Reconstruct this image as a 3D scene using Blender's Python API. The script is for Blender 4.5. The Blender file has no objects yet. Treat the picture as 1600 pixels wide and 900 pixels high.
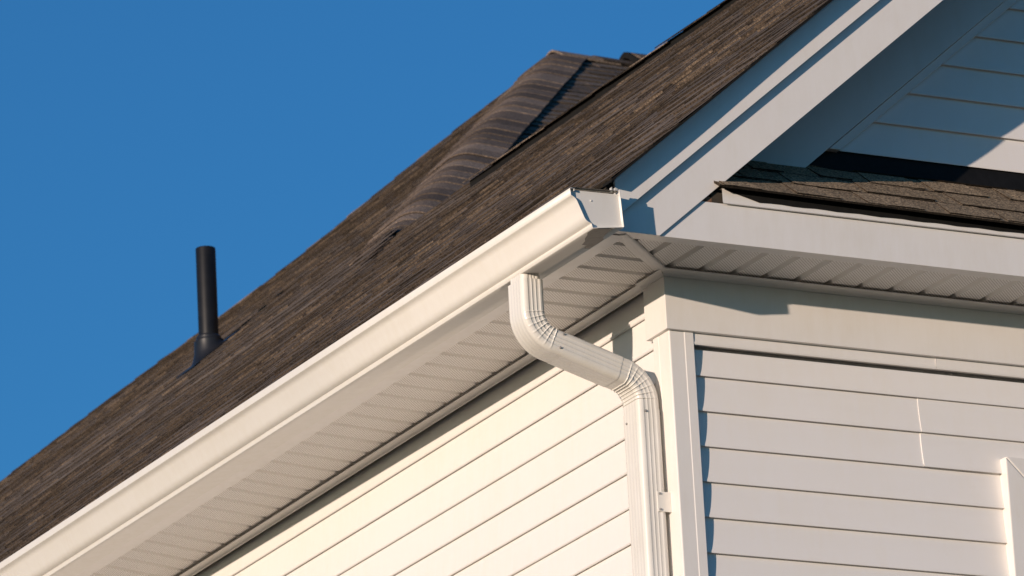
import bpy, bmesh, math, random
from mathutils import Vector, Matrix
random.seed(11)
S = bpy.context.scene
COL = S.collection

# ------------------------------------------------------------------ camera, sky, sun, exposure
cam_d = bpy.data.cameras.new("camera")
cam = bpy.data.objects.new("camera", cam_d)
COL.objects.link(cam)
RT = Vector((0.89220793, -0.44873881, -0.05097533))
UP = Vector((-0.09437157, -0.2956237, 0.9506317))
FW = Vector((0.44165486, 0.84335052, 0.306106))
CAMPOS = Vector((-7.5612, -13.5202, -4.9069))
m = Matrix.Identity(4)
for i in range(3):
    m[i][0] = RT[i]; m[i][1] = UP[i]; m[i][2] = -FW[i]; m[i][3] = CAMPOS[i]
cam.matrix_world = m
cam_d.sensor_width = 36.0
cam_d.lens = 9173.94 / 1600 * 36
cam_d.clip_start = 0.5
cam_d.clip_end = 6000
cam_d.dof.use_dof = True
cam_d.dof.focus_distance = 16.4
cam_d.dof.aperture_fstop = 15
S.camera = cam

SUN_TRAVEL = Vector((2.0, 1.0, -0.2)).normalized()      # low evening sun from the left, behind the camera
SUN_POS = -SUN_TRAVEL
SUN_EL = math.asin(SUN_POS.z)
SUN_AZ = math.atan2(SUN_POS.x, SUN_POS.y)

W = bpy.data.worlds.new("World")
S.world = W
W.use_nodes = True
wn = W.node_tree.nodes; wl = W.node_tree.links
wn.clear()
sky = wn.new("ShaderNodeTexSky")
sky.sky_type = 'NISHITA'
sky.sun_disc = False
sky.sun_elevation = SUN_EL
sky.sun_rotation = SUN_AZ
sky.altitude = 100
sky.air_density = 1.0
sky.dust_density = 0.3
sky.ozone_density = 3.0
bg = wn.new("ShaderNodeBackground")
bg.inputs[1].default_value = 0.15
wo = wn.new("ShaderNodeOutputWorld")
tint = wn.new("ShaderNodeMix"); tint.data_type = 'RGBA'; tint.blend_type = 'MULTIPLY'   # clear dry air: the whole sky is a deeper blue
tint.inputs[0].default_value = 1.0
tint.inputs[7].default_value = (0.375, 0.89, 1.26, 1)
wl.new(sky.outputs[0], tint.inputs[6]); wl.new(tint.outputs[2], bg.inputs[0]); wl.new(bg.outputs[0], wo.inputs[0])

sun_d = bpy.data.lights.new("sun", 'SUN')
sun_d.energy = 4.45
sun_d.angle = math.radians(0.5)
sun_d.color = (1.0, 0.80, 0.645)
sun = bpy.data.objects.new("sun", sun_d)
COL.objects.link(sun)
sun.rotation_euler = SUN_TRAVEL.to_track_quat('-Z', 'Y').to_euler()
sun.location = (-20, -10, 8)

S.view_settings.view_transform = 'Standard'
S.view_settings.look = 'None'
S.view_settings.exposure = 0.0
S.view_settings.gamma = 1.0
S.view_settings.use_curve_mapping = False
S.render.engine = 'CYCLES'
S.cycles.max_bounces = 10
S.cycles.diffuse_bounces = 6
S.cycles.use_denoising = True

# ------------------------------------------------------------------ helpers
def mesh_obj(name, V, F, mats, parent=None, mi=None, tone=None, smooth=None, bevel=0, label=None, kind=None):
    me = bpy.data.meshes.new(name)
    me.from_pydata([tuple(v) for v in V], [], F)
    if not isinstance(mats, (list, tuple)): mats = [mats]
    for mt in mats: me.materials.append(mt)
    if mi: me.polygons.foreach_set('material_index', mi)
    if tone:
        a = me.attributes.new('tone', 'FLOAT', 'FACE')
        a.data.foreach_set('value', tone)
    me.validate(); me.update()
    if smooth is not None:
        me.polygons.foreach_set('use_smooth', [True] * len(me.polygons))
        me.set_sharp_from_angle(angle=math.radians(smooth))
    o = bpy.data.objects.new(name, me)
    COL.objects.link(o)
    if parent: o.parent = parent
    if bevel:
        b = o.modifiers.new('edge', 'BEVEL'); b.width = bevel; b.segments = 2
        b.limit_method = 'ANGLE'; b.angle_limit = math.radians(40)
    if label: o['label'] = label
    if kind: o['kind'] = kind
    return o

def fix_normals(o):
    bm = bmesh.new(); bm.from_mesh(o.data)
    bmesh.ops.recalc_face_normals(bm, faces=bm.faces)
    bm.to_mesh(o.data); bm.free()
    return o

def empty(name, loc, label, cat):
    o = bpy.data.objects.new(name, None)
    COL.objects.link(o); o.location = loc
    o.empty_display_size = 0.1
    o['label'] = label; o['category'] = cat
    return o

def extr(name, poly, f0, f1, mat, parent, **k):
    """extrude the polygon poly (list of 2d points) between the two mappings f0 and f1"""
    n = len(poly)
    V = [f0(*p) for p in poly] + [f1(*p) for p in poly]
    F = [tuple(range(n))[::-1], tuple(range(n, 2 * n))]
    F += [(i, (i + 1) % n, n + (i + 1) % n, n + i) for i in range(n)]
    return fix_normals(mesh_obj(name, V, F, mat, parent, **k))

def strip(name, prof, f0, f1, mat, parent, seg=1, **k):
    """open profile swept from f0 to f1"""
    n = len(prof); V = []; F = []
    for j in range(seg + 1):
        t = j / seg
        for p in prof:
            a = Vector(f0(*p)); b = Vector(f1(*p)); V.append(a.lerp(b, t))
    for j in range(seg):
        for i in range(n - 1):
            F.append((j * n + i, j * n + i + 1, (j + 1) * n + i + 1, (j + 1) * n + i))
    return mesh_obj(name, V, F, mat, parent, **k)

def box(name, x0, x1, y0, y1, z0, z1, mat, parent, **k):
    return extr(name, [(x0, z0), (x1, z0), (x1, z1), (x0, z1)], lambda a, b: (a, y0, b), lambda a, b: (a, y1, b), mat, parent, **k)

# ------------------------------------------------------------------ materials
def newmat(name):
    mt = bpy.data.materials.new(name); mt.use_nodes = True
    nt = mt.node_tree; nt.nodes.clear()
    out = nt.nodes.new('ShaderNodeOutputMaterial')
    p = nt.nodes.new('ShaderNodeBsdfPrincipled')
    nt.links.new(p.outputs[0], out.inputs[0])
    return mt, nt, p

def N(nt, t, **k):
    n = nt.nodes.new(t)
    for a, b in k.items(): setattr(n, a, b)
    return n

def ramp(nt, fac, stops):
    r = N(nt, 'ShaderNodeValToRGB')
    e = r.color_ramp.elements
    while len(e) < len(stops): e.new(0.5)
    for i, (p, c) in enumerate(stops):
        e[i].position = p; e[i].color = (*c, 1)
    nt.links.new(fac, r.inputs[0])
    return r.outputs[0]

def noise(nt, vec, scale, detail=3, rough=0.5):
    n = N(nt, 'ShaderNodeTexNoise'); n.inputs['Scale'].default_value = scale
    n.inputs['Detail'].default_value = detail; n.inputs['Roughness'].default_value = rough
    if vec is not None: nt.links.new(vec, n.inputs['Vector'])
    return n.outputs[0]

def mapping(nt, vec, sc):
    mp = N(nt, 'ShaderNodeMapping'); mp.inputs['Scale'].default_value = sc
    nt.links.new(vec, mp.inputs['Vector']); return mp.outputs[0]

def geo(nt): return N(nt, 'ShaderNodeNewGeometry').outputs['Position']

def mix(nt, fac, a, b, blend='MIX'):
    n = N(nt, 'ShaderNodeMix', data_type='RGBA', blend_type=blend)
    if hasattr(fac, 'links'): nt.links.new(fac, n.inputs[0])
    else: n.inputs[0].default_value = fac
    for s, v in ((6, a), (7, b)):
        if hasattr(v, 'links'): nt.links.new(v, n.inputs[s])
        else: n.inputs[s].default_value = (*v, 1)
    return n.outputs[2]

def math_n(nt, op, a, b=None):
    n = N(nt, 'ShaderNodeMath', operation=op)
    for i, v in enumerate((a, b)):
        if v is None: continue
        if hasattr(v, 'links'): nt.links.new(v, n.inputs[i])
        else: n.inputs[i].default_value = v
    return n.outputs[0]

def bump(nt, p, h, strength, dist):
    b = N(nt, 'ShaderNodeBump'); b.inputs['Strength'].default_value = strength
    b.inputs['Distance'].default_value = dist
    nt.links.new(h, b.inputs['Height']); nt.links.new(b.outputs[0], p.inputs['Normal'])

def painted(name, col, rough, dirt=0.12, wave=0.0012, wsc=(2.0, 2.0, 9.0), spec=0.4):
    mt, nt, p = newmat(name)
    g = geo(nt)
    n1 = noise(nt, g, 3.1, 5, 0.6)
    n2 = noise(nt, mapping(nt, g, (9, 9, 2.0)), 4.0, 4, 0.65)
    d = math_n(nt, 'MULTIPLY', n1, n2)
    f = ramp(nt, d, [(0.18, (0, 0, 0)), (0.5, (1, 1, 1))])
    dc = tuple(c * (1 - dirt) * k for c, k in zip(col, (1.0, 0.985, 0.95)))
    c = mix(nt, f, col, dc)
    nt.links.new(c, p.inputs['Base Color'])
    rr = N(nt, 'ShaderNodeMapRange'); nt.links.new(n2, rr.inputs[0])
    rr.inputs[3].default_value = rough - 0.08; rr.inputs[4].default_value = rough + 0.1
    nt.links.new(rr.outputs[0], p.inputs['Roughness'])
    p.inputs['Specular IOR Level'].default_value = spec
    h = noise(nt, mapping(nt, g, wsc), 1.0, 2, 0.4)
    bump(nt, p, h, 0.5, wave * 10)
    return mt

M = {}
M['siding'] = painted('vinyl_siding', (0.835, 0.805, 0.775), 0.45, 0.02, 0.0006, (1.3, 1.3, 16))
M['trim'] = painted('white_trim', (0.81, 0.78, 0.745), 0.42, 0.05, 0.0005, (3, 3, 5))
M['alu'] = painted('coated_aluminium', (0.80, 0.775, 0.745), 0.33, 0.06, 0.0008, (2.0, 1.1, 7))
M['gutter'] = painted('gutter_enamel', (0.74, 0.72, 0.675), 0.36, 0.06, 0.0006, (4.0, 0.9, 4))
M['spout'] = painted('downspout_enamel', (0.79, 0.765, 0.71), 0.26, 0.10, 0.0004, (9, 9, 5), 0.5)
M['soffit'] = painted('soffit_vinyl', (0.87, 0.84, 0.80), 0.5, 0.05, 0.0004)

def perforated():
    mt, nt, p = newmat('perforated_soffit_vinyl')
    g = geo(nt)
    sp = N(nt, 'ShaderNodeSeparateXYZ'); nt.links.new(g, sp.inputs[0])
    s = 1 / 0.0088 * 0.7071
    u = math_n(nt, 'MULTIPLY', math_n(nt, 'ADD', sp.outputs[0], sp.outputs[1]), s * 1.15); v = math_n(nt, 'MULTIPLY', math_n(nt, 'SUBTRACT', sp.outputs[0], sp.outputs[1]), s * 1.15)
    row = math_n(nt, 'FLOOR', v)
    st = 0.0
    fu = math_n(nt, 'SUBTRACT', math_n(nt, 'FRACT', math_n(nt, 'ADD', u, st)), 0.5)
    fv = math_n(nt, 'SUBTRACT', math_n(nt, 'FRACT', v), 0.5)
    d = math_n(nt, 'ADD', math_n(nt, 'MULTIPLY', fu, fu), math_n(nt, 'MULTIPLY', fv, fv))
    hole = math_n(nt, 'LESS_THAN', d, 0.066)
    n = noise(nt, g, 8, 3)
    base = ramp(nt, n, [(0.3, (0.89, 0.86, 0.815)), (0.7, (0.915, 0.885, 0.84))])
    c = mix(nt, hole, base, (0.34, 0.29, 0.24))
    nt.links.new(c, p.inputs['Base Color'])
    p.inputs['Roughness'].default_value = 0.5
    return mt
M['perf'] = perforated()

def shingle(name, dark, mid, light, gscale, bmp):
    mt, nt, p = newmat(name)
    g = geo(nt)
    at = N(nt, 'ShaderNodeAttribute', attribute_name='tone')
    tone = at.outputs['Fac']
    gr = noise(nt, g, gscale, 2, 0.7)
    big = noise(nt, g, 2.2, 4, 0.6)
    medn = noise(nt, g, 26, 4, 0.65)
    fin = noise(nt, g, 95, 2, 0.6)
    t = math_n(nt, 'ADD', math_n(nt, 'MULTIPLY', tone, 0.62), math_n(nt, 'MULTIPLY', big, 0.20))
    t = math_n(nt, 'ADD', t, math_n(nt, 'MULTIPLY', medn, 0.17))
    c = ramp(nt, t, [(0.18, dark), (0.5, mid), (0.85, light)])
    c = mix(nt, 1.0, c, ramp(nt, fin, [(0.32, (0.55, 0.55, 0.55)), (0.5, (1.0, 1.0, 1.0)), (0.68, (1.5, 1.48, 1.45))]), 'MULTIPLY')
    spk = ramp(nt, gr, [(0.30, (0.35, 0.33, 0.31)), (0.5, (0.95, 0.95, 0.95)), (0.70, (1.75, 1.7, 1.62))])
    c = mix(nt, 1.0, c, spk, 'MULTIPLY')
    nt.links.new(c, p.inputs['Base Color'])
    p.inputs['Roughness'].default_value = 0.92
    p.inputs['Specular IOR Level'].default_value = 0.2
    bump(nt, p, gr, 0.8, bmp)
    return mt
M['shingle'] = shingle('asphalt_shingle', (0.062, 0.050, 0.040), (0.118, 0.095, 0.077), (0.215, 0.175, 0.143), 300, 0.0018)
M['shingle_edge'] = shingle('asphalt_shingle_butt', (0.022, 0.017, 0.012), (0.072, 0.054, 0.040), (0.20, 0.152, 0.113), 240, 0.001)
M['pent'] = shingle('asphalt_shingle_pent', (0.15, 0.110, 0.070), (0.245, 0.185, 0.122), (0.40, 0.30, 0.20), 190, 0.003)
M['cap'] = shingle('asphalt_cap_shingle', (0.078, 0.060, 0.047), (0.138, 0.106, 0.083), (0.225, 0.175, 0.138), 260, 0.0015)

def plain(name, col, rough, spec=0.4, var=0.25, sc=40):
    mt, nt, p = newmat(name)
    n = noise(nt, geo(nt), sc, 4, 0.6)
    c = ramp(nt, n, [(0.3, tuple(x * (1 - var) for x in col)), (0.7, tuple(min(1, x * (1 + var)) for x in col))])
    nt.links.new(c, p.inputs['Base Color'])
    p.inputs['Roughness'].default_value = rough
    p.inputs['Specular IOR Level'].default_value = spec
    return mt
M['matt_black'] = plain('matt_black_sheet', (0.010, 0.0095, 0.009), 0.9, 0.2)
M['flash'] = plain('dark_flashing', (0.008, 0.008, 0.009), 0.7, 0.2)
M['deck'] = plain('roof_sheathing', (0.05, 0.04, 0.03), 0.9)
M['wood'] = plain('raw_sheathing', (0.22, 0.12, 0.075), 0.9, 0.2, 0.5, 60)
M['pipe'] = plain('black_plastic_pipe', (0.0075, 0.0070, 0.0068), 0.42, 0.35, 0.4, 18)
M['rubber'] = plain('black_rubber', (0.012, 0.012, 0.013), 0.38, 0.5, 0.3, 18)
M['sealant'] = plain('grey_sealant', (0.30, 0.275, 0.245), 0.7, 0.3, 0.15, 60)
M['screw'] = plain('zinc_screw', (0.30, 0.29, 0.28), 0.45, 0.5, 0.2, 90)
M['slit'] = plain('seam_shadow_gap', (0.03, 0.027, 0.022), 0.9, 0.1)
def glassm():
    mt, nt, p = newmat('window_glass')
    p.inputs['Base Color'].default_value = (0.03, 0.035, 0.04, 1); p.inputs['Roughness'].default_value = 0.03
    return mt
M['glass'] = glassm()
def groundm():
    mt, nt, p = newmat('dry_lawn')
    g = geo(nt)
    n1 = noise(nt, g, 0.15, 5, 0.6); n2 = noise(nt, g, 9, 5, 0.7)
    c = ramp(nt, n1, [(0.3, (0.085, 0.075, 0.045)), (0.7, (0.14, 0.12, 0.075))])
    s = ramp(nt, n2, [(0.3, (0.7, 0.7, 0.7)), (0.7, (1.25, 1.25, 1.2))])
    nt.links.new(mix(nt, 1.0, c, s, 'MULTIPLY'), p.inputs['Base Color'])
    p.inputs['Roughness'].default_value = 0.95
    return mt
M['ground'] = groundm()

# ------------------------------------------------------------------ dimensions
GZ = -6.5            # ground level, z = 0 is the bottom of the topmost side siding board
E = 0.1016           # siding exposure
ZS = 0.0905          # underside of fascia
T = 10 / 12          # pitch of the side roof
XE, ZE = -0.34, 0.2194           # eave edge of the side roof
YF, YR = -0.343, 6.75             # rake edge of shingles, back end of gable ridge
RX = 2.52                        # gable ridge
def zA(x): return ZE + T * (x - XE)
RZ = zA(RX)
HSL = 0.694                      # dx/dy of the near hip
def hip_y(x): return 6.82 + (x - 2.53) / HSL
AX, AY = 6.11, hip_y(6.11)             # apex of the main roof
FSL = 0.75
def far_y(x): return AY + (AX - x) / FSL
def sstep(a, b, x):
    t = max(0, min(1, (x - a) / (b - a))); return t * t * (3 - 2 * t)
def zB(x, y):
    z = zA(x) + 0.0117 * (x - XE) * sstep(1.9, 2.8, x)
    z -= 0.034 * math.exp(-((x - 4.95) / 0.62) ** 2) * sstep(10.5, 12.8, y)
    return z + wob(x, y)
def wob(x, y): return 0.003 * math.sin(x * 2.1 + y * 1.3) + 0.0022 * math.sin(y * 3.1 - x * 2.2) + 0.0015 * math.sin(y * 7.3 + x * 3.0)
ZC0 = zA(2.53) + 0.0117 * 2.87
CS = HSL * (T + 0.0117)
def zC(y): return ZC0 + CS * (y - 6.82)


# ------------------------------------------------------------------ ground
gv = [(-3000, -3000, GZ), (3000, -3000, GZ), (3000, 3000, GZ), (-3000, 3000, GZ)]
ground = mesh_obj('ground', gv, [(0, 1, 2, 3)], M['ground'], kind='structure', label='dry lawn and open ground around the house')
ground['category'] = 'ground'

# ------------------------------------------------------------------ house
house = empty('house', (2.52, 0, GZ), 'white vinyl sided house with brown asphalt shingle roof and corner eaves', 'house')
house_inv = Matrix.Translation((-2.52, 0, -GZ))
def part(o):
    o.parent = house
    o.matrix_parent_inverse = house_inv
    return o

# ---- walls: sheathing behind, one object per siding board
XW, YM = 2 * RX, 20.4
side_wall = part(box('side_wall', 0.032, 0.06, 0.03, YM, GZ, 0.2, M['trim'], None))
gable_wall = part(extr('gable_wall', [(0.061, GZ), (XW, GZ), (XW, 0.18), (RX, RZ - 0.12), (0.061, 0.18)],
                       lambda a, b: (a, 0.034, b), lambda a, b: (a, 0.06, b), M['trim'], None))

def board_profile(top=E + 0.014, soft=False):
    """(outward depth, height) of one vinyl board, the nose at depth 0"""
    P = [(-0.0105, 0.0075), (-0.0018, 0.0065), (-0.0012, 0.0012), (-0.0004, 0.0002), (0.0, 0.0012), (0.0, 0.004)]
    if soft: P = [(-0.0105, 0.0030), (-0.0050, 0.0022), (-0.0042, 0.0004), (-0.0030, 0.0002), (-0.0018, 0.0008), (-0.0007, 0.0022), (-0.0001, 0.0039), (0.0, 0.0040)]
    for i in range(1, 9):
        z = 0.004 + (E - 0.004) * i / 8
        P.append((-0.0093 * (1 - (1 - z / E) ** 1.9), z))
    if top > E: P.append((-0.0097, top))
    else:
        P = [p for p in P if p[1] <= top + 1e-6]
    return P

LOFF = 0.009           # the board noses lie this far behind the corner-post face
k = 0
zl = 0.0062
while zl - k * E > GZ + 0.05:
    zb = zl - k * E
    top = 0.088 if k == 0 else E + 0.014
    P = board_profile(top, True)
    y0 = 0.088 if k > 0 else 0.08
    jig = random.uniform(-0.0006, 0.0006)
    strip('siding_board', P, lambda d, z: (LOFF - d + jig, y0, zb + z), lambda d, z: (LOFF - d + jig, YM, zb + z), M['siding'], side_wall, seg=1, smooth=35)
    k += 1
# gable side, below the frieze
zr = -0.1975 + 0.0033
k = 0
P = board_profile(E - 0.012)
while zr - k * E > GZ + 0.05:
    zb = zr - k * E
    P = board_profile(0.083) if k == 0 else board_profile()
    cuts = [(0.072, XW)]
    if k in (1, 2): cuts = [(0.072, 0.802), (0.798, XW)]
    elif k > 5 and k % 3 == 0: cuts = [(0.072, 2.6), (2.6, XW)]
    for c, (x0, x1) in enumerate(cuts):
        pr = 0.0018 * c + random.uniform(-0.0005, 0.0005)
        PP = P if c == 0 else [(P[0][0] - 0.003, P[0][1])] + P[1:]
        strip('siding_board', PP, lambda d, z: (x0, LOFF - d - pr, zb + z), lambda d, z: (x1, LOFF - d - pr, zb + z), M['siding'], gable_wall, seg=1, smooth=35)
        if c:   # the lapped end of the overlying board has a visible thickness
            n = len(P)
            V = [(x0, LOFF - d - pr, zb + z) for d, z in P] + [(x0, LOFF - d + 0.002, zb + z) for d, z in P]
            F = [(i, i + 1, n + i + 1, n + i) for i in range(n - 1)]
            mesh_obj('lap_edge', V, F, M['siding'], gable_wall)
    k += 1
# upper gable boards, cut along the rake
def rake_x(z): return (z - 0.0214) / 0.8389
zu = 0.9226 + 0.0033
for k in range(-17, 5):
    zb = zu - k * E
    P = board_profile()
    if rake_x(zb + E) > RX - 0.02: continue
    f0 = lambda d, z: (min(rake_x(zb + z) - 0.012, RX), LOFF - d, zb + z)
    f1 = lambda d, z: (max(2 * RX - rake_x(zb + z) + 0.012, RX), LOFF - d, zb + z)
    strip('siding_board', P, f0, f1, M['siding'], gable_wall, seg=1, smooth=35)

# trim strip under the gable frieze, in two lengths
for x0, x1, dy in ((0.072, 0.8565, 0.0), (0.8575, XW, -0.0015)):
    strip('trim_strip', [(-0.016, 0.002), (-0.001, 0.0015), (0.0, 0.0), (0.0025, 0.0), (0.004, 0.004), (0.002, 0.012), (0.001, 0.036)],
          lambda d, z: (x0, 0.004 - d + dy, -0.1075 + z), lambda d, z: (x1, 0.004 - d + dy, -0.1075 + z), M['trim'], gable_wall, smooth=40)
mesh_obj('lap_edge', [(0.8573, 0.0, -0.107), (0.8573, 0.0, -0.073), (0.8573, 0.006, -0.073), (0.8573, 0.006, -0.107)], [(0, 1, 2, 3)], M['trim'], gable_wall)

# corner post: an L with two beaded flanges
cp = [(0.03, 0.0915), (-0.0012, 0.0915), (-0.0012, 0.062), (0.0, 0.060), (0.0, 0.004), (0.0012, 0.0012), (0.004, 0.0),
      (0.047, 0.0), (0.0495, -0.0013), (0.0765, -0.0013), (0.0765, 0.03), (0.03, 0.03)]
part(extr('corner_post', cp, lambda a, b: (a, b, GZ + 0.1), lambda a, b: (a, b, -0.0725), M['trim'], None, bevel=0.0008))

# gable frieze, wrapping round the corner onto the side wall
fp = [(-0.012, -0.012), (XW, -0.012), (XW, 0.03), (0.03, 0.03), (0.03, 0.112), (-0.012, 0.112)]
part(extr('frieze_board', fp, lambda a, b: (a, b, -0.0735), lambda a, b: (a, b, 0.098), M['trim'], None, bevel=0.0015,
          label='wide white frieze board wrapping the wall corner under the eaves'))
# rake frieze on the upper gable and the channel beside it
part(extr('rake_frieze', [(0.15, 0.4355), (0.4515, 0.4355), (RX, 0.0592 + T * RX), (RX, 0.3 + T * RX), (0.15, 0.42)],
          lambda a, b: (a, -0.02, b), lambda a, b: (a, 0.033, b), M['trim'], None, bevel=0.0015, label='sloping white frieze board under the rake, in shade'))
def chz(x, o): return o + 0.8355 * x
part(extr('rake_channel', [(0.553, chz(0.553, 0.055)), (0.59, chz(0.59, 0.0235)), (RX, chz(RX, 0.0235)), (RX, chz(RX, 0.055))],
          lambda a, b: (a, -0.007, b), lambda a, b: (a, 0.033, b), M['trim'], None, bevel=0.002))

# flashing at the foot of the upper gable
part(box('wall_flashing', 0.12, XW - 0.2, 0.016, 0.0335, 0.40, 0.53, M['flash'], None))

# ---- fascias, rake boards
YP = -0.287
GS = 0.0095          # the gutter falls towards its near end
part(extr('eave_fascia', [(-0.312, 0.0), (-0.29, 0.0), (-0.29, 0.09), (-0.312, 0.09)],
          lambda a, b: (a, YP + 0.001, ZS + 0.002 + b), lambda a, b: (a, YM, ZS + 0.002 + GS * (YM - YP) + b * 0.4), M['alu'], None, bevel=0.001))
part(extr('fascia_lip', [(-0.319, 0.0), (-0.262, 0.0), (-0.262, 0.0015), (-0.319, 0.0015)],
          lambda a, b: (a, -0.262, ZS - 0.0025 + b), lambda a, b: (a, YM, ZS - 0.0025 + GS * (YM - YP) * (0.99 if a < -0.3 else 0.905) + b), M['alu'], None))
part(extr('pent_fascia', [(-0.3, ZS), (XW + 0.3, ZS), (XW + 0.3, 0.2055), (-0.05, 0.2055), (-0.17, 0.115), (-0.3, 0.115)],
          lambda a, b: (a, YP, b), lambda a, b: (a, YP + 0.02, b), M['alu'], None, bevel=0.001, label='flat white fascia below the small pent roof'))
part(extr('fascia_lip', [(YP + 0.0205, ZS + 0.001), (YP + 0.044, ZS + 0.001), (YP + 0.044, ZS + 0.005), (YP + 0.0205, ZS + 0.005)],
          lambda a, b: (-0.262, a, b), lambda a, b: (XW, a, b), M['alu'], None))
XT = RX
lo = lambda x: 0.2337 + T * x
sp = lambda x: 0.3835 + T * x
tp = lambda x: 0.4885 + T * x
part(extr('rake_board', [(-0.311, ZS - 0.001), ((ZS - 0.001 - 0.2337) / T, ZS - 0.001), (XT, lo(XT)), (XT, sp(XT) + 0.02), (-0.311, sp(-0.311) + 0.02)],
          lambda a, b: (a, -0.294, b), lambda a, b: (a, -0.2885, b), M['alu'], None, bevel=0.001, label='lower sloping white rake board along the gable edge'))
part(extr('rake_board', [(-0.311, sp(-0.311)), (XT, sp(XT)), (XT, tp(XT)), (-0.311, tp(-0.311))],
          lambda a, b: (a, -0.311, b), lambda a, b: (a, -0.2945, b), M['alu'], None, bevel=0.001, label='upper sloping white rake board under the shingle edge'))
part(extr('rake_drip_edge', [(-0.313, tp(-0.313) - 0.032), (XT, tp(XT) - 0.032), (XT, tp(XT)), (-0.313, tp(-0.313))],
          lambda a, b: (a, -0.3125, b), lambda a, b: (a, -0.3114, b), M['alu'], None))
# mirrored rake on the far slope of the gable
part(extr('rake_board', [(2 * RX - x, z) for x, z in [(-0.311, ZS), (-0.17, ZS), (XT, lo(XT)), (XT, tp(XT)), (-0.311, tp(-0.311))]],
          lambda a, b: (a, -0.294, b), lambda a, b: (a, -0.2885, b), M['alu'], None))

# ---- soffits
eave_soffit = part(strip('eave_soffit', [(-0.289, 0.0), (0.02, 0.0)], lambda a, b: (a, -0.262, 0.1145), lambda a, b: (a, YM, 0.1145 + (GS * (YM - YP) if a < -0.1 else 0)), M['slit'], None, seg=60))
pent_soffit = part(box('pent_soffit', -0.26, XW, -0.262, 0.02, 0.1185, 0.124, M['slit'], None))
PITL, PITR = 0.1075, 0.101
def soffit_panel(parent, p0, pitch, mapf, d0, d1):
    """one vented strip; the flat is perforated, a V groove runs along one side"""
    prof = [(0.0, 0.1050), (0.004, 0.1062), (0.011, 0.1062), (0.0215, 0.0945), (pitch - 0.003, 0.0945), (pitch - 0.0005, 0.0958), (pitch, 0.1050)]
    V = []; F = []; mi = []
    n = len(prof)
    for p, z in prof: V.append(mapf(p0 + p, d0(p0 + p), z))
    for p, z in prof: V.append(mapf(p0 + p, d1(p0 + p), z))
    for i in range(n - 1):
        F.append((i, i + 1, n + i + 1, n + i)); mi.append(1 if i == 3 else 0)
    return mesh_obj('soffit_panel', V, F, [M['soffit'], M['perf']], parent, mi=mi)
y = 0.0258 - 3 * PITL
i = 0
while y < 9.0:
    yy = y
    def dend(p):
        return min(-0.005, p * 1.03 - 0.012) if p < 0 else -0.005
    if dend(yy + PITL) > -0.23:
        soffit_panel(eave_soffit, yy, PITL, lambda p, d, z: (d, max(p, -0.27), z + GS * (max(p, -0.27) - YP) * (-d - 0.005) / 0.285), lambda p: -0.29, lambda p: max(dend(max(p, -0.27)), -0.289))
    y += PITL; i += 1
strip('soffit_panel', [(9.0, 0.096), (YM, 0.096)], lambda p, z: (-0.29, p, z + GS * (p - YP)), lambda p, z: (0, p, z), M['perf'], eave_soffit)
x = 0.0797 - 4 * PITR
while x < 2.5:
    xx = x
    def dend2(p):
        return min(-0.005, p * 0.97 - 0.012) if p < 0 else -0.005
    if dend2(xx + PITR) > -0.27:
        soffit_panel(pent_soffit, xx, PITR, lambda p, d, z: (max(p, -0.265), d, z + 0.0015), lambda p: -0.266, lambda p: max(dend2(max(p, -0.265)), -0.2655))
    x += PITR
strip('soffit_panel', [(x, 0.096), (XW, 0.096)], lambda p, z: (p, -0.266, z), lambda p, z: (p, 0, z), M['perf'], pent_soffit)
# cove channels where soffit meets wall
cov = [(0.0, 0.0690), (0.003, 0.0690), (0.005, 0.0715), (0.0065, 0.0755), (0.0105, 0.0800), (0.0165, 0.0830), (0.0225, 0.0842), (0.0265, 0.0850), (0.0275, 0.0875), (0.0255, 0.0890), (0.0245, 0.0905), (0.0, 0.0905)]
ch = lambda z: 0.0905 - (0.0905 - z) * 0.62
extr('soffit_channel', cov, lambda d, z: (0.010 - d - 0.012, 0.112, ch(z)), lambda d, z: (0.010 - d - 0.012, YM, ch(z)), M['soffit'], eave_soffit, smooth=50)
extr('soffit_channel', cov, lambda d, z: (-0.012 - d * 0.9, -0.012 - d * 0.9, ch(z)), lambda d, z: (-0.012 - d * 0.9, 0.1115, ch(z)), M['soffit'], eave_soffit, smooth=50)
extr('soffit_channel', cov, lambda d, z: (-0.012 - d, -0.0122 - d * 1.4, ch(z) + 0.0006), lambda d, z: (XW, -0.0122 - d * 1.4, ch(z) + 0.0006), M['soffit'], pent_soffit, smooth=50)
# mitre strip across the corner
dv = Vector((0.285, 0.272, 0)).normalized(); pv = Vector((-dv.y, dv.x, 0))
c0 = Vector((-0.278, -0.266, 0)); c1 = Vector((-0.020, -0.020, 0))
mp = [(-0.0165, 0.0925), (-0.015, 0.0890), (-0.011, 0.0875), (0.000, 0.0875), (0.004, 0.0890), (0.0055, 0.0908), (0.008, 0.0915), (0.021, 0.0915), (0.022, 0.0945), (-0.0165, 0.0945)]
extr('mitre_strip', mp, lambda a, z: c0 + pv * a + Vector((0, 0, z)), lambda a, z: c1 + pv * a + Vector((0, 0, z)), M['soffit'], eave_soffit, smooth=50)

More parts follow.
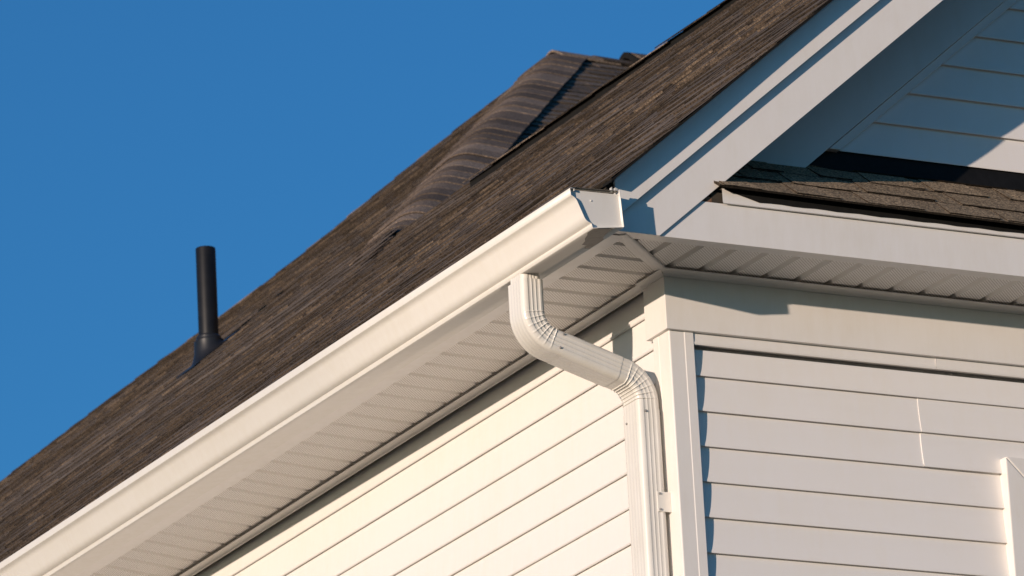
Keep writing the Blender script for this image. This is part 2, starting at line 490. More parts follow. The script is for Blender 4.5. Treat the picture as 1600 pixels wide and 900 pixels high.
# ---- roof decks
def deck(name, pts, thick):
    n = len(pts)
    V = [Vector(p) for p in pts] + [Vector(p) - Vector((0, 0, thick)) for p in pts]
    F = [tuple(range(n)), tuple(range(n, 2 * n))[::-1]] + [(i, n + i, n + (i + 1) % n, (i + 1) % n) for i in range(n)]
    return part(fix_normals(mesh_obj(name, V, F, M['deck'], None)))
dz = 0.012
side_roof = deck('side_roof', [(-0.33, -0.296, zA(-0.33) - dz), (RX, -0.296, RZ - dz), (RX, YR, RZ - dz), (XE + 0.01, hip_y(XE), zA(XE + 0.01) - dz)], 0.03)
back_gable_roof = deck('gable_far_slope', [(2 * RX + 0.33, -0.33, zA(-0.33) - dz), (2 * RX + 0.33, 3.0, zA(-0.33) - dz), (RX + 0.001, YR, RZ - dz), (RX + 0.001, -0.33, RZ - dz)], 0.03)
hip_roof = deck('hip_roof', [(XE + 0.01, hip_y(XE) + 0.01, zA(XE + 0.01) - 0.05), (XE + 0.01, far_y(XE), zA(XE + 0.01) - 0.05), (AX, AY, zB(AX, AY) - 0.05)], 0.03)
front_roof = deck('front_roof', [(hip_x, hy, zC(hy) - dz) for hip_x, hy in [(2.6, hip_y(2.6)), (AX, AY), (13, AY), (13, hip_y(2.6))]], 0.02)
deck('rear_roof', [(AX, AY + 0.01, zB(AX, AY) - 0.05), (XE, far_y(XE), ZE - 0.05), (13, far_y(XE), ZE - 0.05), (13, AY + 0.01, zB(AX, AY) - 0.05)], 0.02)

# ---- shingles
class Field:
    def __init__(s): s.V = []; s.F = []; s.mi = []; s.tone = []
    def quad(s, a, b, c, d, mi, t):
        n = len(s.V); s.V += [a, b, c, d]; s.F.append((n, n + 1, n + 2, n + 3)); s.mi.append(mi); s.tone.append(t)
    def build(s, name, parent, kind=None, mat='shingle'):
        return mesh_obj(name, s.V, s.F, [M[mat], M['shingle_edge']], parent, mi=s.mi, tone=s.tone, kind=kind)

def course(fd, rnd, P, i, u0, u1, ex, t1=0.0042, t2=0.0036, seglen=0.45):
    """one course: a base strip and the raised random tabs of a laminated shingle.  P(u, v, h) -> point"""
    v0 = i * ex
    ct = rnd.gauss(0, 0.085); cb = rnd.gauss(0, 0.15)
    u = u0 - rnd.random() * 0.9
    while u < u1:
        ue = u + seglen * rnd.uniform(0.7, 1.3)
        a, b = max(u, u0), min(ue, u1)
        if b - a > 0.004:
            j = rnd.uniform(-0.002, 0.002); hj = rnd.uniform(0, 0.0016)
            tn = rnd.gauss(0.42, 0.06) + ct
            h = t1 + hj
            fd.quad(P(a, v0 + j, h), P(b, v0 + j, h), P(b, v0 + ex + 0.02, 0.0012), P(a, v0 + ex + 0.02, 0.0012), 0, tn)
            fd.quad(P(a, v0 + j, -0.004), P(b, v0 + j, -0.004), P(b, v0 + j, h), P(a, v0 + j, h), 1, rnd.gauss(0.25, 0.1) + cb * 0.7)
        u = ue
    u = u0 - rnd.random() * 0.3
    while u < u1:
        w = rnd.choice((0.09, 0.13, 0.17, 0.21, 0.26)) * rnd.uniform(0.85, 1.15)
        a, b = max(u, u0), min(u + w, u1)
        if b - a > 0.02:
            sl = min(0.012, (b - a) * 0.2)
            j = rnd.uniform(-0.0035, 0.0035); h = t1 + t2 + rnd.uniform(0, 0.0022)
            tn = min(1, max(0, rnd.gauss(0.54, 0.09) + ct))
            p0, p1, p2, p3 = P(a, v0 + j, h), P(b, v0 + j, h), P(b - sl, v0 + ex + 0.01, 0.0022), P(a + sl, v0 + ex + 0.01, 0.0022)
            fd.quad(p0, p1, p2, p3, 0, tn)
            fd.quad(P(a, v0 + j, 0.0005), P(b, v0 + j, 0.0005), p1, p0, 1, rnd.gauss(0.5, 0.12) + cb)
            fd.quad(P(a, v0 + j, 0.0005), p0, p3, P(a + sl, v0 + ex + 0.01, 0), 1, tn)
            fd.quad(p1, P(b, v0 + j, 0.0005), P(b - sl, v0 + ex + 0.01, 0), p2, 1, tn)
        u += w + rnd.choice((0.04, 0.08, 0.12, 0.16)) * rnd.uniform(0.8, 1.2)

EX = 0.143
rnd = random.Random(5)
cs, sn = math.cos(math.atan(T)), math.sin(math.atan(T))
# side slope of the gable; the shingle ends overhang the rake a little more towards the eave
def rake_y(x): return -0.3455 - 0.006 * (1 - sstep(-0.3, 0.6, x)) + 0.0012 * math.sin(x * 9.0)
fd = Field()
def PA(u, v, h):
    x = XE + v * cs - h * sn
    return (x, u, ZE + v * sn + h * cs + wob(x, u))
nA = int((RX - XE) / cs / EX)
for i in range(nA + 1):
    xm = XE + (i + 0.5) * EX * cs
    y1 = min(hip_y(xm), YR) if xm < 1.9 else min(hip_y(xm) + 0.35, YR)
    course(fd, rnd, PA, i, rake_y(xm) + rnd.uniform(0.001, 0.003), y1, EX)
fd.build('shingle_field', side_roof, 'stuff')
# starter edge: the thin dark shingle ends along rake and eave
V = []; F = []
for i in range(61):
    x = XE - 0.004 + (RX - XE) * i / 60; yy = rake_y(x); zz = zA(x) + wob(x, yy)
    V += [(x, yy, zz + 0.001), (x, yy, zz - 0.006), (x, -0.30, zz - 0.006), (x, -0.30, zz + 0.001)]
for i in range(60):
    for q in range(4): F.append((4 * i + q, 4 * i + (q + 1) % 4, 4 * i + 4 + (q + 1) % 4, 4 * i + 4 + q))
F.append((0, 1, 2, 3))
mesh_obj('shingle_edge', V, F, M['matt_black'], side_roof)
extr('rake_flange', [(XE + 0.02, zA(XE + 0.02) - 0.0125), (RX, RZ - 0.0125), (RX, RZ - 0.0075), (XE + 0.02, zA(XE + 0.02) - 0.0075)],
     lambda a, b: (a, -0.333, b), lambda a, b: (a, -0.30, b), M['alu'], side_roof)
extr('eave_drip_edge', [(XE + 0.008, zA(XE) - 0.012), (XE + 0.035, zA(XE) + 0.006), (XE + 0.035, 0.165), (XE + 0.03, 0.165)],
     lambda a, b: (a, -0.30, b), lambda a, b: (a, YM, b), M['matt_black'], side_roof)  # black colour paints in the shade between shingle edge and gutter
# hip end
fd = Field()
def PB(u, v, h):
    x = XE + v * cs - h * sn
    return (x, u, zB(x, u) + h / cs)
nB = int((AX - XE) / cs / EX)
for i in range(nB + 1):
    xm = XE + (i + 0.5) * EX * cs
    xt = xm + 0.5 * EX * cs + 0.02
    ya, yb = (hip_y(xt) if xm > 2.6 else hip_y(xm) - 0.03), far_y(xt)
    if yb - ya > 0.05: course(fd, rnd, PB, i, ya, min(yb, 17.5), EX, seglen=0.9)
fd.build('shingle_field', hip_roof, 'stuff')
# front slope beyond the gable, one object per course
c2, s2 = math.cos(math.atan(CS)), math.sin(math.atan(CS))
i = 0
while True:
    yv = 6.9 + i * EX * c2
    if yv + EX * c2 * 0.9 > AY: break
    fd = Field()
    def PC(u, v, h):
        return (u, 6.9 + v * c2 - h * s2, zC(6.9 + v * c2) + h / c2 * c2)
    x0 = 2.53 + (yv + EX * c2 + 0.03 - 6.82) * HSL
    course(fd, rnd, PC, i, x0, 10.5, EX)
    fd.build('shingle_course', front_roof)
    i += 1

# cap shingles: bent pieces over ridge and hips
def cap_mesh(name, wl, wr, half, length, thick, nseg=5, r=0.06):
    """local x runs along the crest (uphill), wings wl, wr are unit vectors (local) falling to either side"""
    wl = Vector(wl).normalized(); wr = Vector(wr).normalized()
    sec = []
    for t in (1.0, 0.55): sec.append(wl * half * t)
    a, b = wl * r, wr * r
    for j in range(nseg + 1):
        t = j / nseg
        sec.append(a * (1 - t) ** 2 + b * t ** 2)
    for t in (0.55, 1.0): sec.append(wr * half * t)
    n = len(sec); V = []; F = []; mi = []
    up = Vector((0, 0, 1))
    for x, h in ((0, thick), (length, thick * 0.25)):
        for s in sec: V.append(Vector((x, s.y, s.z)) + up * h)
        for s in sec: V.append(Vector((x, s.y, s.z)) + up * (h - thick * 0.85))
    for i in range(n - 1):
        F.append((i, i + 1, 2 * n + i + 1, 2 * n + i)); mi.append(0)
        F.append((i, n + i, n + i + 1, i + 1)); mi.append(0)
    for i in (0, n - 1): F.append((i, 2 * n + i, 3 * n + i, n + i)); mi.append(1)
    out = []
    for q in range(6):
        me = bpy.data.meshes.new(name)
        me.from_pydata([tuple(v) for v in V], [], F)
        me.materials.append(M['cap']); me.materials.append(M['shingle_edge'])
        me.polygons.foreach_set('material_index', mi)
        a = me.attributes.new('tone', 'FLOAT', 'FACE'); a.data.foreach_set('value', [0.02 + 0.2 * q] * len(F))
        me.polygons.foreach_set('use_smooth', [True] * len(F)); me.set_sharp_from_angle(angle=math.radians(50))
        out.append(me)
    return out

def lay_caps(name, meshes, p0, p1, expo, parent, zfun=None):
    d = (p1 - p0); L = d.length; d.normalize()
    side = Vector((0, 0, 1)).cross(d).normalized(); up = d.cross(side)
    n = int(L / expo); last = None
    for i in range(n + 1):
        pos = p0 + d * (i * expo)
        if zfun: pos.z = zfun(pos.x, pos.y)
        q = random.randrange(6)
        if q == last: q = (q + 2) % 6
        last = q
        o = bpy.data.objects.new(name, meshes[q]); COL.objects.link(o); o.parent = parent
        mm = Matrix.Identity(4)
        rj = random.uniform(-0.009, 0.009)
        for k in range(3): mm[k][0] = d[k]; mm[k][1] = side[k]; mm[k][2] = up[k]; mm[k][3] = pos[k] + (up[k] * rj * 0.4)
        o.matrix_local = mm
    return d, side, up

def wings(d, nrms):
    """wing directions (local frame of the crest) lying in the planes of the two normals"""
    side = Vector((0, 0, 1)).cross(d).normalized(); up = d.cross(side); out = []
    for nn in nrms:
        w = nn.cross(d).normalized()
        if w.z > 0: w = -w
        out.append(Vector((0, w.dot(side), w.dot(up))))
    return out
nrmA = Vector((-T, 0, 1)).normalized(); nrmAr = Vector((T, 0, 1)).normalized(); nrmC = Vector((0, -CS, 1)).normalized(); nrmD = Vector((0, 0.62, 1)).normalized()
# gable ridge: a low ridge vent with cap shingles on it
extr('ridge_vent', [(-0.15, -0.15 * T - 0.01), (0, -0.01), (0.15, -0.15 * T - 0.01), (0.15, -0.15 * T + 0.034), (0, 0.016), (-0.15, -0.15 * T + 0.034)],
     lambda a, b: (RX + a, YF + 0.05, RZ + b), lambda a, b: (RX + a, 5.75, RZ + b), M['matt_black'], side_roof)
d = Vector((0, -1, 0)); wv = [Vector((0, w.y, w.z * 0.84)) for w in wings(d, (nrmA, nrmAr))]
cm = cap_mesh('ridge_cap', wv[0], wv[1], 0.205, 0.30, 0.006)
lay_caps('ridge_cap', cm, Vector((RX, 5.78, RZ + 0.018)), Vector((RX, YF + 0.25, RZ + 0.018)), 0.2, side_roof)
# near hip: a raised rounded core with thin lapped caps on it
ph0 = Vector((2.5, hip_y(2.5), 0)); ph1 = Vector((AX, AY, 0))
ph0.z = zB(ph0.x, ph0.y); ph1.z = zB(AX, AY)
d = (ph1 - ph0).normalized(); wv = wings(d, (nrmA, nrmC))
side_v = Vector((0, 0, 1)).cross(d).normalized(); up_v = d.cross(side_v)
def hip_h(x): return 0.019 * sstep(2.45, 3.3, x)
V = []; F = []; half = 0.185
sec_ = [wv[0] * half, wv[0] * half * 0.97] + [wv[0] * 0.07 * (1 - t) ** 2 + wv[1] * 0.07 * t ** 2 for t in (0, .2, .4, .6, .8, 1)] + [wv[1] * half * 0.97, wv[1] * half]
nn = 30
for j in range(nn + 1):
    q = ph0.lerp(ph1, j / nn); q.z = zB(q.x, q.y); hh = hip_h(q.x)
    for i_, c in enumerate(sec_):
        V.append(q + side_v * c.y + up_v * (c.z + (hh - 0.009 if 0 < i_ < len(sec_) - 1 else -0.012)))
ns = len(sec_)
for j in range(nn):
    for i_ in range(ns - 1): F.append((j * ns + i_, j * ns + i_ + 1, (j + 1) * ns + i_ + 1, (j + 1) * ns + i_))
mesh_obj('hip_core', V, F, [M['cap'], M['matt_black']], hip_roof, mi=[1 if q % (ns - 1) >= ns - 3 else 0 for q in range(len(F))], tone=[0.4] * len(F))  # front-slope edge faces are black, painting in the dark line of their shade
cm = cap_mesh('hip_cap', wv[0], wv[1], 0.188, 0.32, 0.006, 8, 0.07)
lay_caps('hip_cap', cm, ph0, ph1 - d * 0.28, 0.19, hip_roof, lambda x, y: zB(x, y) + hip_h(x) + 0.002)
# far hip
pf0 = Vector((3.2, far_y(3.2), zA(3.2))); pf1 = Vector((AX, AY, zB(AX, AY)))
d = (pf1 - pf0).normalized(); wv = wings(d, (nrmA, nrmD))
cm = cap_mesh('hip_cap', wv[0], wv[1], 0.16, 0.34, 0.009, 5, 0.07)
lay_caps('hip_cap', cm, pf0, pf1 - d * 0.2, 0.24, hip_roof, lambda x, y: zB(x, y) - 0.004)
# main ridge with a raised vent that starts a little way along
zt = zB(AX, AY) + 0.02
d = Vector((1, 0, 0)); wv = wings(d, (nrmC, nrmD))
cm = cap_mesh('ridge_cap', wv[0], wv[1], 0.17, 0.34, 0.014, 5, 0.07)
lay_caps('ridge_cap', cm, Vector((AX - 0.02, AY, zt)), Vector((9.5, AY, zt)), 0.24, front_roof)
extr('ridge_vent', [(-0.15, -0.085), (-0.04, -0.004), (0, 0.012), (0.04, -0.004), (0.15, -0.085), (0.15, -0.05), (0.04, 0.032), (0, 0.045), (-0.04, 0.032), (-0.15, -0.05)],
     lambda a, b: (AX + 0.42, AY + a, zt + b), lambda a, b: (9.5, AY + a, zt + b), M['matt_black'], front_roof)
lay_caps('ridge_cap', cm, Vector((AX + 0.44, AY, zt + 0.042)), Vector((9.5, AY, zt + 0.042)), 0.24, front_roof)

# ---- pent roof along the foot of the gable
PM = 0.66
ZW = 0.456
pa = math.atan(PM); pc, ps = math.cos(pa), math.sin(pa)
def edge_y(x): return -0.322 - 0.012 * min(max(x, 0), 1.5)
def PP_(x, v, h):
    """v is measured down the slope from the wall line y=0"""
    dr = -0.012 * min(max(x, 0), 1.4) * (v / 0.39)
    return (x, -v * pc - h * ps, ZW - v * ps + h * pc + dr)
pent_roof = part(extr('pent_roof', [(0.0, ZW - 0.008), (-0.288, ZW - 0.288 * PM - 0.008), (-0.288, ZW - 0.288 * PM - 0.022), (0.0, ZW - 0.022)],
                      lambda a, b: (0.0, a, b), lambda a, b: (XW + 0.2, a, b - 0.012), M['deck'], None))
rnd = random.Random(21)
VL = 0.387           # eave edge
PEX = 0.128
for c in range(4):
    vb = VL - c * PEX                       # butt line of this course
    vt = max(vb - PEX - 0.015, -0.01)
    # underlying course strip
    fd = Field(); x = 0.006
    while x < XW:
        x2 = min(XW, x + rnd.uniform(0.5, 0.9))
        j = rnd.uniform(-0.004, 0.004)
        fd.quad(PP_(x, vb + j, 0.0042), PP_(x2, vb + j, 0.0042), PP_(x2, vt, 0.001), PP_(x, vt, 0.001), 0, rnd.gauss(0.46, 0.06))
        fd.quad(PP_(x, vb + j, -0.002), PP_(x2, vb + j, -0.002), PP_(x2, vb + j, 0.0042), PP_(x, vb + j, 0.0042), 1, -0.2)
        fd.quad(PP_(x, vb + j, -0.002), PP_(x, vb + j, 0.006), PP_(x, vt, 0.001), PP_(x, vt, -0.002), 1, 0.2)
        x = x2
    fd.build('shingle_course', pent_roof, mat='pent')
    x = 0.006 + rnd.uniform(0, 0.03)
    rest = Field()
    while x < XW - 0.1:
        w = rnd.choice((0.11, 0.16, 0.22, 0.28)) * rnd.uniform(0.85, 1.15)
        j = rnd.uniform(-0.005, 0.004); sl0 = rnd.uniform(0.004, 0.022); sl1 = rnd.uniform(0.004, 0.022)
        h = 0.0068 + rnd.uniform(0, 0.002); tn = min(0.95, max(0.2, rnd.gauss(0.57, 0.08)))
        fd = Field() if x < 1.6 else rest
        n = 4; top = []; bot = []
        jj = [rnd.uniform(-0.0015, 0.0015) for _ in range(n + 1)]
        for q in range(n):
            a0, a1 = x + w * q / n, x + w * (q + 1) / n
            def tx(a): 
                f = (a - x) / w
                return x + sl0 + (w - sl0 - sl1) * f
            hq, hq1 = h + jj[q] * 0.8, h + jj[q + 1] * 0.8
            fd.quad(PP_(a0, vb + j + jj[q], hq), PP_(a1, vb + j + jj[q + 1], hq1), PP_(tx(a1), vt + 0.008, 0.0032), PP_(tx(a0), vt + 0.008, 0.0032), 0, tn)
            fd.quad(PP_(a0, vb + j + jj[q] - 0.001, 0.004), PP_(a1, vb + j + jj[q + 1] - 0.001, 0.004), PP_(a1, vb + j + jj[q + 1], hq1), PP_(a0, vb + j + jj[q], hq), 1, -0.1)
        fd.quad(PP_(x, vb + j, 0.003), PP_(x, vb + j + jj[0], h), PP_(x + sl0, vt + 0.008, 0.0032), PP_(x + sl0, vt + 0.008, 0), 1, 0.3)
        fd.quad(PP_(x + w, vb + j, 0.003), PP_(x + w - sl1, vt + 0.008, 0), PP_(x + w - sl1, vt + 0.008, 0.0032), PP_(x + w, vb + j + jj[n], h), 1, 0.3)
        if fd is not rest: fd.build('shingle', pent_roof, mat='pent')
        x += w + rnd.choice((0.0, 0.03, 0.07, 0.1)) * rnd.uniform(0.8, 1.2)
    rest.build('shingle_field', pent_roof, 'stuff', 'pent')
# drip edge and the black strip that hangs over it
strip('drip_edge', [(-0.288, 0.247), (-0.2935, 0.247), (-0.2945, 0.208), (-0.297, 0.204), (-0.2905, 0.2035)],
      lambda a, b: (0.03, a, b), lambda a, b: (XW + 0.2, a, b - 0.004), M['alu'], pent_roof, seg=6)
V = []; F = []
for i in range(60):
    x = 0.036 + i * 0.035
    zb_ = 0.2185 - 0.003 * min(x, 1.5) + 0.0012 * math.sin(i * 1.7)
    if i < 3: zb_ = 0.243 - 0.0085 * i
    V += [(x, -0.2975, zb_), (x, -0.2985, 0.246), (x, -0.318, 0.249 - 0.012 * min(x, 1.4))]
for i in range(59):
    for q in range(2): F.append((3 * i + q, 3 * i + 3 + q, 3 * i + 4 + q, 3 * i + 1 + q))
mesh_obj('black_strip', V, F, M['matt_black'], pent_roof)
part(box('sheathing_end', -0.045, 0.028, -0.2855, -0.265, 0.2, 0.221, M['wood'], None))
part(box('fascia_backing', 0.0, XW + 0.2, -0.286, -0.27, 0.195, 0.236, M['deck'], None))

# ---- window casing at the lower right
wx, wz = 1.0534, -0.352
win = part(box('window', wx + 0.08, wx + 0.93, -0.006, 0.03, wz - 1.7, wz - 0.08, M['glass'], None))
def casing(name, poly):
    return extr(name, poly, lambda a, b: (a, -0.016, b), lambda a, b: (a, 0.03, b), M['trim'], win, bevel=0.004)
CW = 0.092
casing('casing_board', [(wx, wz - 1.7), (wx + CW, wz - 1.7), (wx + CW, wz - CW), (wx, wz)])
casing('casing_board', [(wx + 0.0012, wz), (wx + CW + 0.0012, wz - CW), (wx + 1.0 - CW, wz - CW), (wx + 1.0, wz)])
casing('casing_board', [(wx + 1.001 - CW, wz - 1.7), (wx + 1.001, wz - 1.7), (wx + 1.001, wz), (wx + 1.001 - CW, wz - CW)])
box('sill', wx - 0.01, wx + 1.01, -0.03, 0.03, wz - 1.75, wz - 1.701, M['trim'], win)

# ---- the rest of the house body (out of view)
part(box('inner_body', 0.08, XW - 0.05, 0.09, 3.2, GZ, 0.09, M['deck'], None))
part(box('main_body', 0.08, 12.6, 3.21, YM, GZ, 0.09, M['trim'], None))

# ------------------------------------------------------------------ gutter
gutter = empty('gutter', (-0.4, -0.35, 0.07), 'cream white ogee rain gutter running along the side eave', 'gutter')
ginv = Matrix.Translation((0.4, 0.35, -0.07))
def gpart(o): o.parent = gutter; o.matrix_parent_inverse = ginv; return o
YE = -0.363
gs = 0.0095
# outer profile from back top round to the front hem (x, z at the near end)
gp = [(-0.327, 0.181), (-0.326, 0.16), (-0.3225, 0.100), (-0.3205, 0.0775), (-0.3215, 0.0758), (-0.36, 0.0710), (-0.40, 0.0660), (-0.4145, 0.0640), (-0.4168, 0.0648), (-0.4190, 0.0745), (-0.4200, 0.0768)]
og = [(-0.4221, 0.0776), (-0.4275, 0.0790), (-0.4325, 0.0820), (-0.4370, 0.0865), (-0.4405, 0.0925), (-0.4430, 0.0985), (-0.4595, 0.1365), (-0.4630, 0.1420), (-0.4675, 0.1460), (-0.4725, 0.1488), (-0.4762, 0.1502), (-0.4772, 0.1510)]
gp += og + [(-0.4790, 0.1690), (-0.4785, 0.1705), (-0.4765, 0.1712), (-0.4660, 0.1712), (-0.4655, 0.1650)]
YG = YM
o = strip('trough', gp, lambda x, z: (x, YE, z), lambda x, z: (x, YG, z + gs * (YG - YE)), M['gutter'], None, seg=12, smooth=28)
sm = o.modifiers.new('sheet', 'SOLIDIFY'); sm.thickness = 0.0016; sm.offset = 0
gpart(o)
# end cap set a little way in
cap = [p for p in gp if p[1] < 0.1705][:-1]
cp_ = [(-0.3285, 0.1715)] + [(x + (0.0008 if x > -0.35 else 0), z) for x, z in gp[1:-4]] + [(-0.478, 0.1695)]
ec = extr('end_cap', cp_, lambda x, z: (x, YE + 0.0105, z), lambda x, z: (x, YE + 0.0125, z), M['gutter'], None)
gpart(ec)
rim = strip('end_cap_rim', [(0.0, 0.0), (0.010, 0.0), (0.0105, -0.004), (0.0115, -0.004)], lambda d, z: (-0.474, YE + d, 0.1745 + z), lambda d, z: (-0.330, YE + d, 0.1785 + z), M['sealant'], None)
gpart(rim)
rivet = []
for bx, bz, s in ((-0.352, 0.190, 0.006), (-0.341, 0.190, 0.0075), (-0.336, 0.188, 0.004)):
    gpart(extr('cap_tab', [(bx, 0.176), (bx + s, 0.176), (bx + s * 0.8, bz), (bx + s * 0.1, bz - 0.003)], lambda a, b: (a, YE + 0.006, b), lambda a, b: (a, YE + 0.012, b), M['gutter'], None))
gpart(extr('rivet', [(0.0022 * math.cos(t * math.pi / 4), 0.0022 * math.sin(t * math.pi / 4)) for t in range(8)],
           lambda a, b: (-0.412 + a, YE + 0.0085, 0.145 + b), lambda a, b: (-0.412 + a * 1.4, YE + 0.0104, 0.145 + b * 1.4), M['gutter'], None))
# smeared sealant under the end
sl = [(-0.4135, 0.0), (-0.352, 0.0), (-0.350, 0.035), (-0.345, 0.06), (-0.338, 0.085), (-0.326, 0.105), (-0.326, 0.19), (-0.345, 0.185), (-0.352, 0.155), (-0.37, 0.15), (-0.378, 0.115), (-0.392, 0.09), (-0.402, 0.055), (-0.413, 0.035)]
def gz_bottom(x): return 0.0640 + (x + 0.4145) * (0.0758 - 0.0640) / (0.4145 - 0.3215)
gpart(mesh_obj('sealant_smear', [(x, YE + 0.004 + yv, gz_bottom(x) + gs * yv - 0.0016) for x, yv in sl], [tuple(range(len(sl)))], M['sealant'], None,
               label='grey sealant smear under the gutter end'))

# ------------------------------------------------------------------ downspout
spout = empty('downspout', (-0.0475, 0.098, GZ + 0.1), 'white corrugated downspout with two crimped elbows beside the wall corner', 'downspout')
sinv = Matrix.Translation((0.0475, -0.098, -GZ - 0.1))
def spart(o): o.parent = spout; o.matrix_parent_inverse = sinv; return o
DW, DD, YC = 0.098, 0.071, 0.098
def section(scale=1.0, rib=0.0016, npt=112, r=0.017):
    """closed rounded rectangle: (a, b) a = across the bending plane, b = along the wall; with ribs"""
    pts = []
    hw, hd = DD / 2 * scale, DW / 2 * scale
    per = []
    cor = [(hw - r, hd - r, 0), (-hw + r, hd - r, 90), (-hw + r, -hd + r, 180), (hw - r, -hd + r, 270)]
    nc = 7
    side_n = (npt - 4 * nc) // 4
    for q in range(4):
        cx, cy, a0 = cor[q]
        for j in range(nc):
            a = math.radians(a0 + 90 * j / nc)
            per.append((cx + r * math.cos(a), cy + r * math.sin(a), math.cos(a), math.sin(a), None))
        nx, ny, _ = cor[(q + 1) % 4]
        a = math.radians(a0 + 90)
        sx, sy = cx + r * math.cos(a), cy + r * math.sin(a)
        ex_, ey = nx + r * math.cos(a), ny + r * math.sin(a)
        for j in range(side_n):
            t = j / side_n
            per.append((sx + (ex_ - sx) * t, sy + (ey - sy) * t, math.cos(a), math.sin(a), t))
    for x, y, nx, ny, t in per:
        o = 0
        if t is not None:
            cnt = 4 if abs(nx) > abs(ny) else 3
            w = math.sin(math.pi * t * cnt)
            o = -rib * (abs(w) ** 0.6)
            if abs(nx) > abs(ny): o *= 0.55
        pts.append((x + nx * o, y + ny * o, nx, ny))
    return pts

def sweep(name, path, sec, mat, smooth=32, closed_end=False):
    """path: list of (x, z, tangent angle, pleat, inner sign)"""
    V = []; F = []; n = len(sec)
    for (x, z, ang, pl, inn) in path:
        tx, tz = math.cos(ang), math.sin(ang)
        ax, az = tz, -tx           # across direction in the bending plane
        for a, b, na, nb in sec:
            wgt = max(0, 0.45 + 0.75 * na * inn)
            if abs(nb) > 0.7: wgt = max(0.0, 0.75 + 0.5 * (a / (DD / 2)) * inn)
            o = pl * min(1, wgt)
            aa, bb = a + na * o, b + nb * o
            V.append((x + ax * aa, YC + bb, z + az * aa))
    for j in range(len(path) - 1):
        for i in range(n):
            F.append((j * n + i, j * n + (i + 1) % n, (j + 1) * n + (i + 1) % n, (j + 1) * n + i))
    return spart(fix_normals(mesh_obj(name, V, F, mat, None, smooth=smooth)))

XT0, XB0 = -0.3875, -0.0475
BA = math.radians(-17.2)       # direction of the offset, measured from +x
R0 = 0.088
ang = math.radians(90) + BA    # bend angle (from straight down to BA)
tl = R0 * math.tan(ang / 2)
zD = -0.098
slope = math.tan(BA)
zD2 = zD + slope * (XB0 - XT0)
def arc(cx, cz, a0, a1, n, npl, amp, inn, turn):
    out = []
    for j in range(n + 1):
        t = j / n; a = a0 + (a1 - a0) * t
        ph = (t * npl) % 1.0
        pl = amp * (math.exp(-((ph - 0.5) / 0.11) ** 2)) - amp * 0.45 * math.sin(math.pi * t)
        out.append((a, pl * (1 if 0 < j < n else 0)))
    return out
# upper elbow: heading down, turning towards +x
p = []
z0 = zD + tl
for z in (0.053, 0.03, 0.01, z0 + 0.004): p.append((XT0, max(z, z0), math.radians(-90), 0, 1))
c_ = (XT0 + R0, z0)
for a, pl in arc(0, 0, -90, math.degrees(BA), 98, 7.0, 0.0026, 1, 1):
    th = math.radians(a)
    p.append((c_[0] + R0 * math.sin(th), c_[1] - R0 * math.cos(th), th, pl, -1))
xe, ze = p[-1][0], p[-1][1]
dx_, dz_ = math.cos(BA), math.sin(BA)
for l in (0.012, 0.03): p.append((xe + dx_ * l, ze + dz_ * l, BA, 0, -1))
sec = section(1.0)
sweep('upper_elbow', p, sec, M['spout'])
# offset pipe
ltot = (XB0 - XT0) / dx_ - 2 * tl
q = [(xe + dx_ * l, ze + dz_ * l, BA, 0, -1) for l in (0.024, 0.05, 0.08, max(0.09, ltot - 0.02))]
sweep('offset_pipe', q, section(1.02), M['spout'])
# lower elbow
p = []
xs, zs_ = XB0 - dx_ * tl, zD2 - dz_ * tl
for l in (0.042, 0.02, 0.004): p.append((xs - dx_ * l, zs_ - dz_ * l, BA, 0, 1))
c_ = (XB0 - R0, zD2 - tl)
for a, pl in arc(0, 0, math.degrees(BA), -90, 98, 7.0, 0.0026, 1, 1):
    th = math.radians(a)
    p.append((c_[0] - R0 * math.sin(th), c_[1] + R0 * math.cos(th), th, pl, 1))
zbot = zD2 - tl
for l in (0.012, 0.035): p.append((XB0, zbot - l, math.radians(-90), 0, 1))
sweep('lower_elbow', p, section(1.0), M['spout'])
sweep('pipe', [(XB0, zz, math.radians(-90), 0, 1) for zz in (zbot - 0.022, zbot - 0.5, -3.0, GZ + 0.1)], section(1.025), M['spout'])
sweep('outlet_tube', [(XT0, zz, math.radians(-90), 0, 1) for zz in (0.085, 0.06, 0.005)], section(0.86), M['spout'])
# strap holding the pipe to the wall, and screws
spart(box('strap', -0.042, 0.0, YC - DW / 2 - 0.0035, YC - DW / 2 - 0.0008, -0.585, -0.528, M['spout'], None, bevel=0.0008))
def screw(x, yv, z, axis):
    pts = [(0.0036 * math.cos(t * math.pi / 5), 0.0036 * math.sin(t * math.pi / 5)) for t in range(10)]
    if axis == 'y': f = lambda h: (lambda a, b: (x + a * (1 - h * 60), yv - h, z + b * (1 - h * 60)))
    else: f = lambda h: (lambda a, b: (x - h, yv + a * (1 - h * 60), z + b * (1 - h * 60)))
    spart(extr('screw', pts, f(0), f(0.0035), M['screw'], None, smooth=60))
yn = YC - DW / 2
screw(xe + dx_ * 0.016 - 0.006, yn - 0.0005, ze + dz_ * 0.016 - 0.018, 'y')
screw(xe + dx_ * 0.016 + 0.007, yn - 0.0005, ze + dz_ * 0.016 + 0.022, 'y')
screw(XB0 - 0.014, yn - 0.001, zbot - 0.03, 'y')
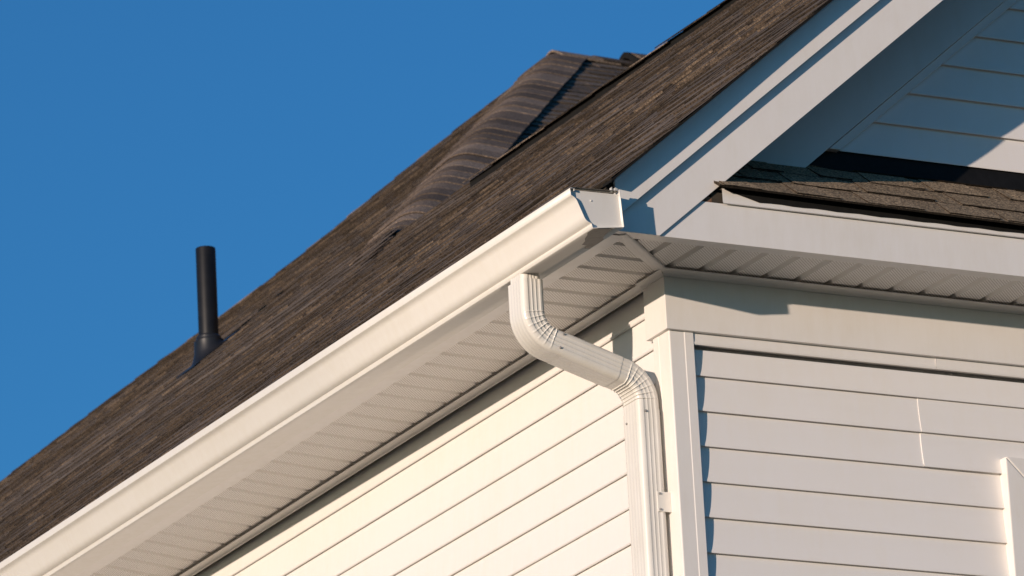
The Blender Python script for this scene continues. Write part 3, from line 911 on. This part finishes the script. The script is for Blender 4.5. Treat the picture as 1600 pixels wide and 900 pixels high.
screw(XB0 - DD / 2 - 0.0006, YC + 0.02, zbot - 0.05, 'x')
screw(-0.035, yn - 0.0036, -0.534, 'y'); screw(-0.035, yn - 0.0036, -0.579, 'y')

# ------------------------------------------------------------------ vent pipe
PX, PY = 2.82, 9.24
PZ = zB(PX, PY)
vent = empty('vent_pipe', (PX, PY, PZ), 'black plumbing vent pipe with rubber boot on the brown roof slope', 'vent pipe')
def lathe(name, prof, mat, n=40, off=(0, 0)):
    V = []; F = []
    for r, z in prof:
        for j in range(n):
            a = 2 * math.pi * j / n; V.append((r * math.cos(a), r * math.sin(a), z))
    for i in range(len(prof) - 1):
        for j in range(n): F.append((i * n + j, i * n + (j + 1) % n, (i + 1) * n + (j + 1) % n, (i + 1) * n + j))
    return mesh_obj(name, V, F, mat, vent, smooth=40)
lathe('pipe', [(0.045, -0.08), (0.045, 0.495), (0.0435, 0.50), (0.037, 0.50), (0.037, 0.30)], M['pipe'])
# boot: a cone from the sloped base plate up to the collar
V = []; F = []; n = 40
rows = [(0.098, 0.010, 1.0), (0.088, 0.018, 1.0), (0.074, 0.045, 0.85), (0.068, 0.075, 0.6), (0.066, 0.100, 0.3), (0.066, 0.118, 0.1), (0.058, 0.124, 0.05), (0.057, 0.130, 0.0), (0.057, 0.152, 0.0), (0.053, 0.158, 0.0), (0.051, 0.170, 0.0), (0.0455, 0.174, 0.0)]
for r, h, sl_ in rows:
    for j in range(n):
        a = 2 * math.pi * j / n; xx, yy = r * math.cos(a), r * math.sin(a)
        V.append((xx, yy, h * 0.46 + T * xx * sl_ + (0.010 if sl_ < 0.5 else 0)))
for i in range(len(rows) - 1):
    for j in range(n): F.append((i * n + j, i * n + (j + 1) % n, (i + 1) * n + (j + 1) % n, (i + 1) * n + j))
mesh_obj('boot', V, F, M['rubber'], vent, smooth=40)
pl = [(-0.12, -0.10), (0.11, -0.10), (0.11, 0.10), (-0.12, 0.10)]
extr('base_flashing', pl, lambda a, b: (a, b, T * a + 0.007), lambda a, b: (a, b, T * a + 0.013), M['rubber'], vent)
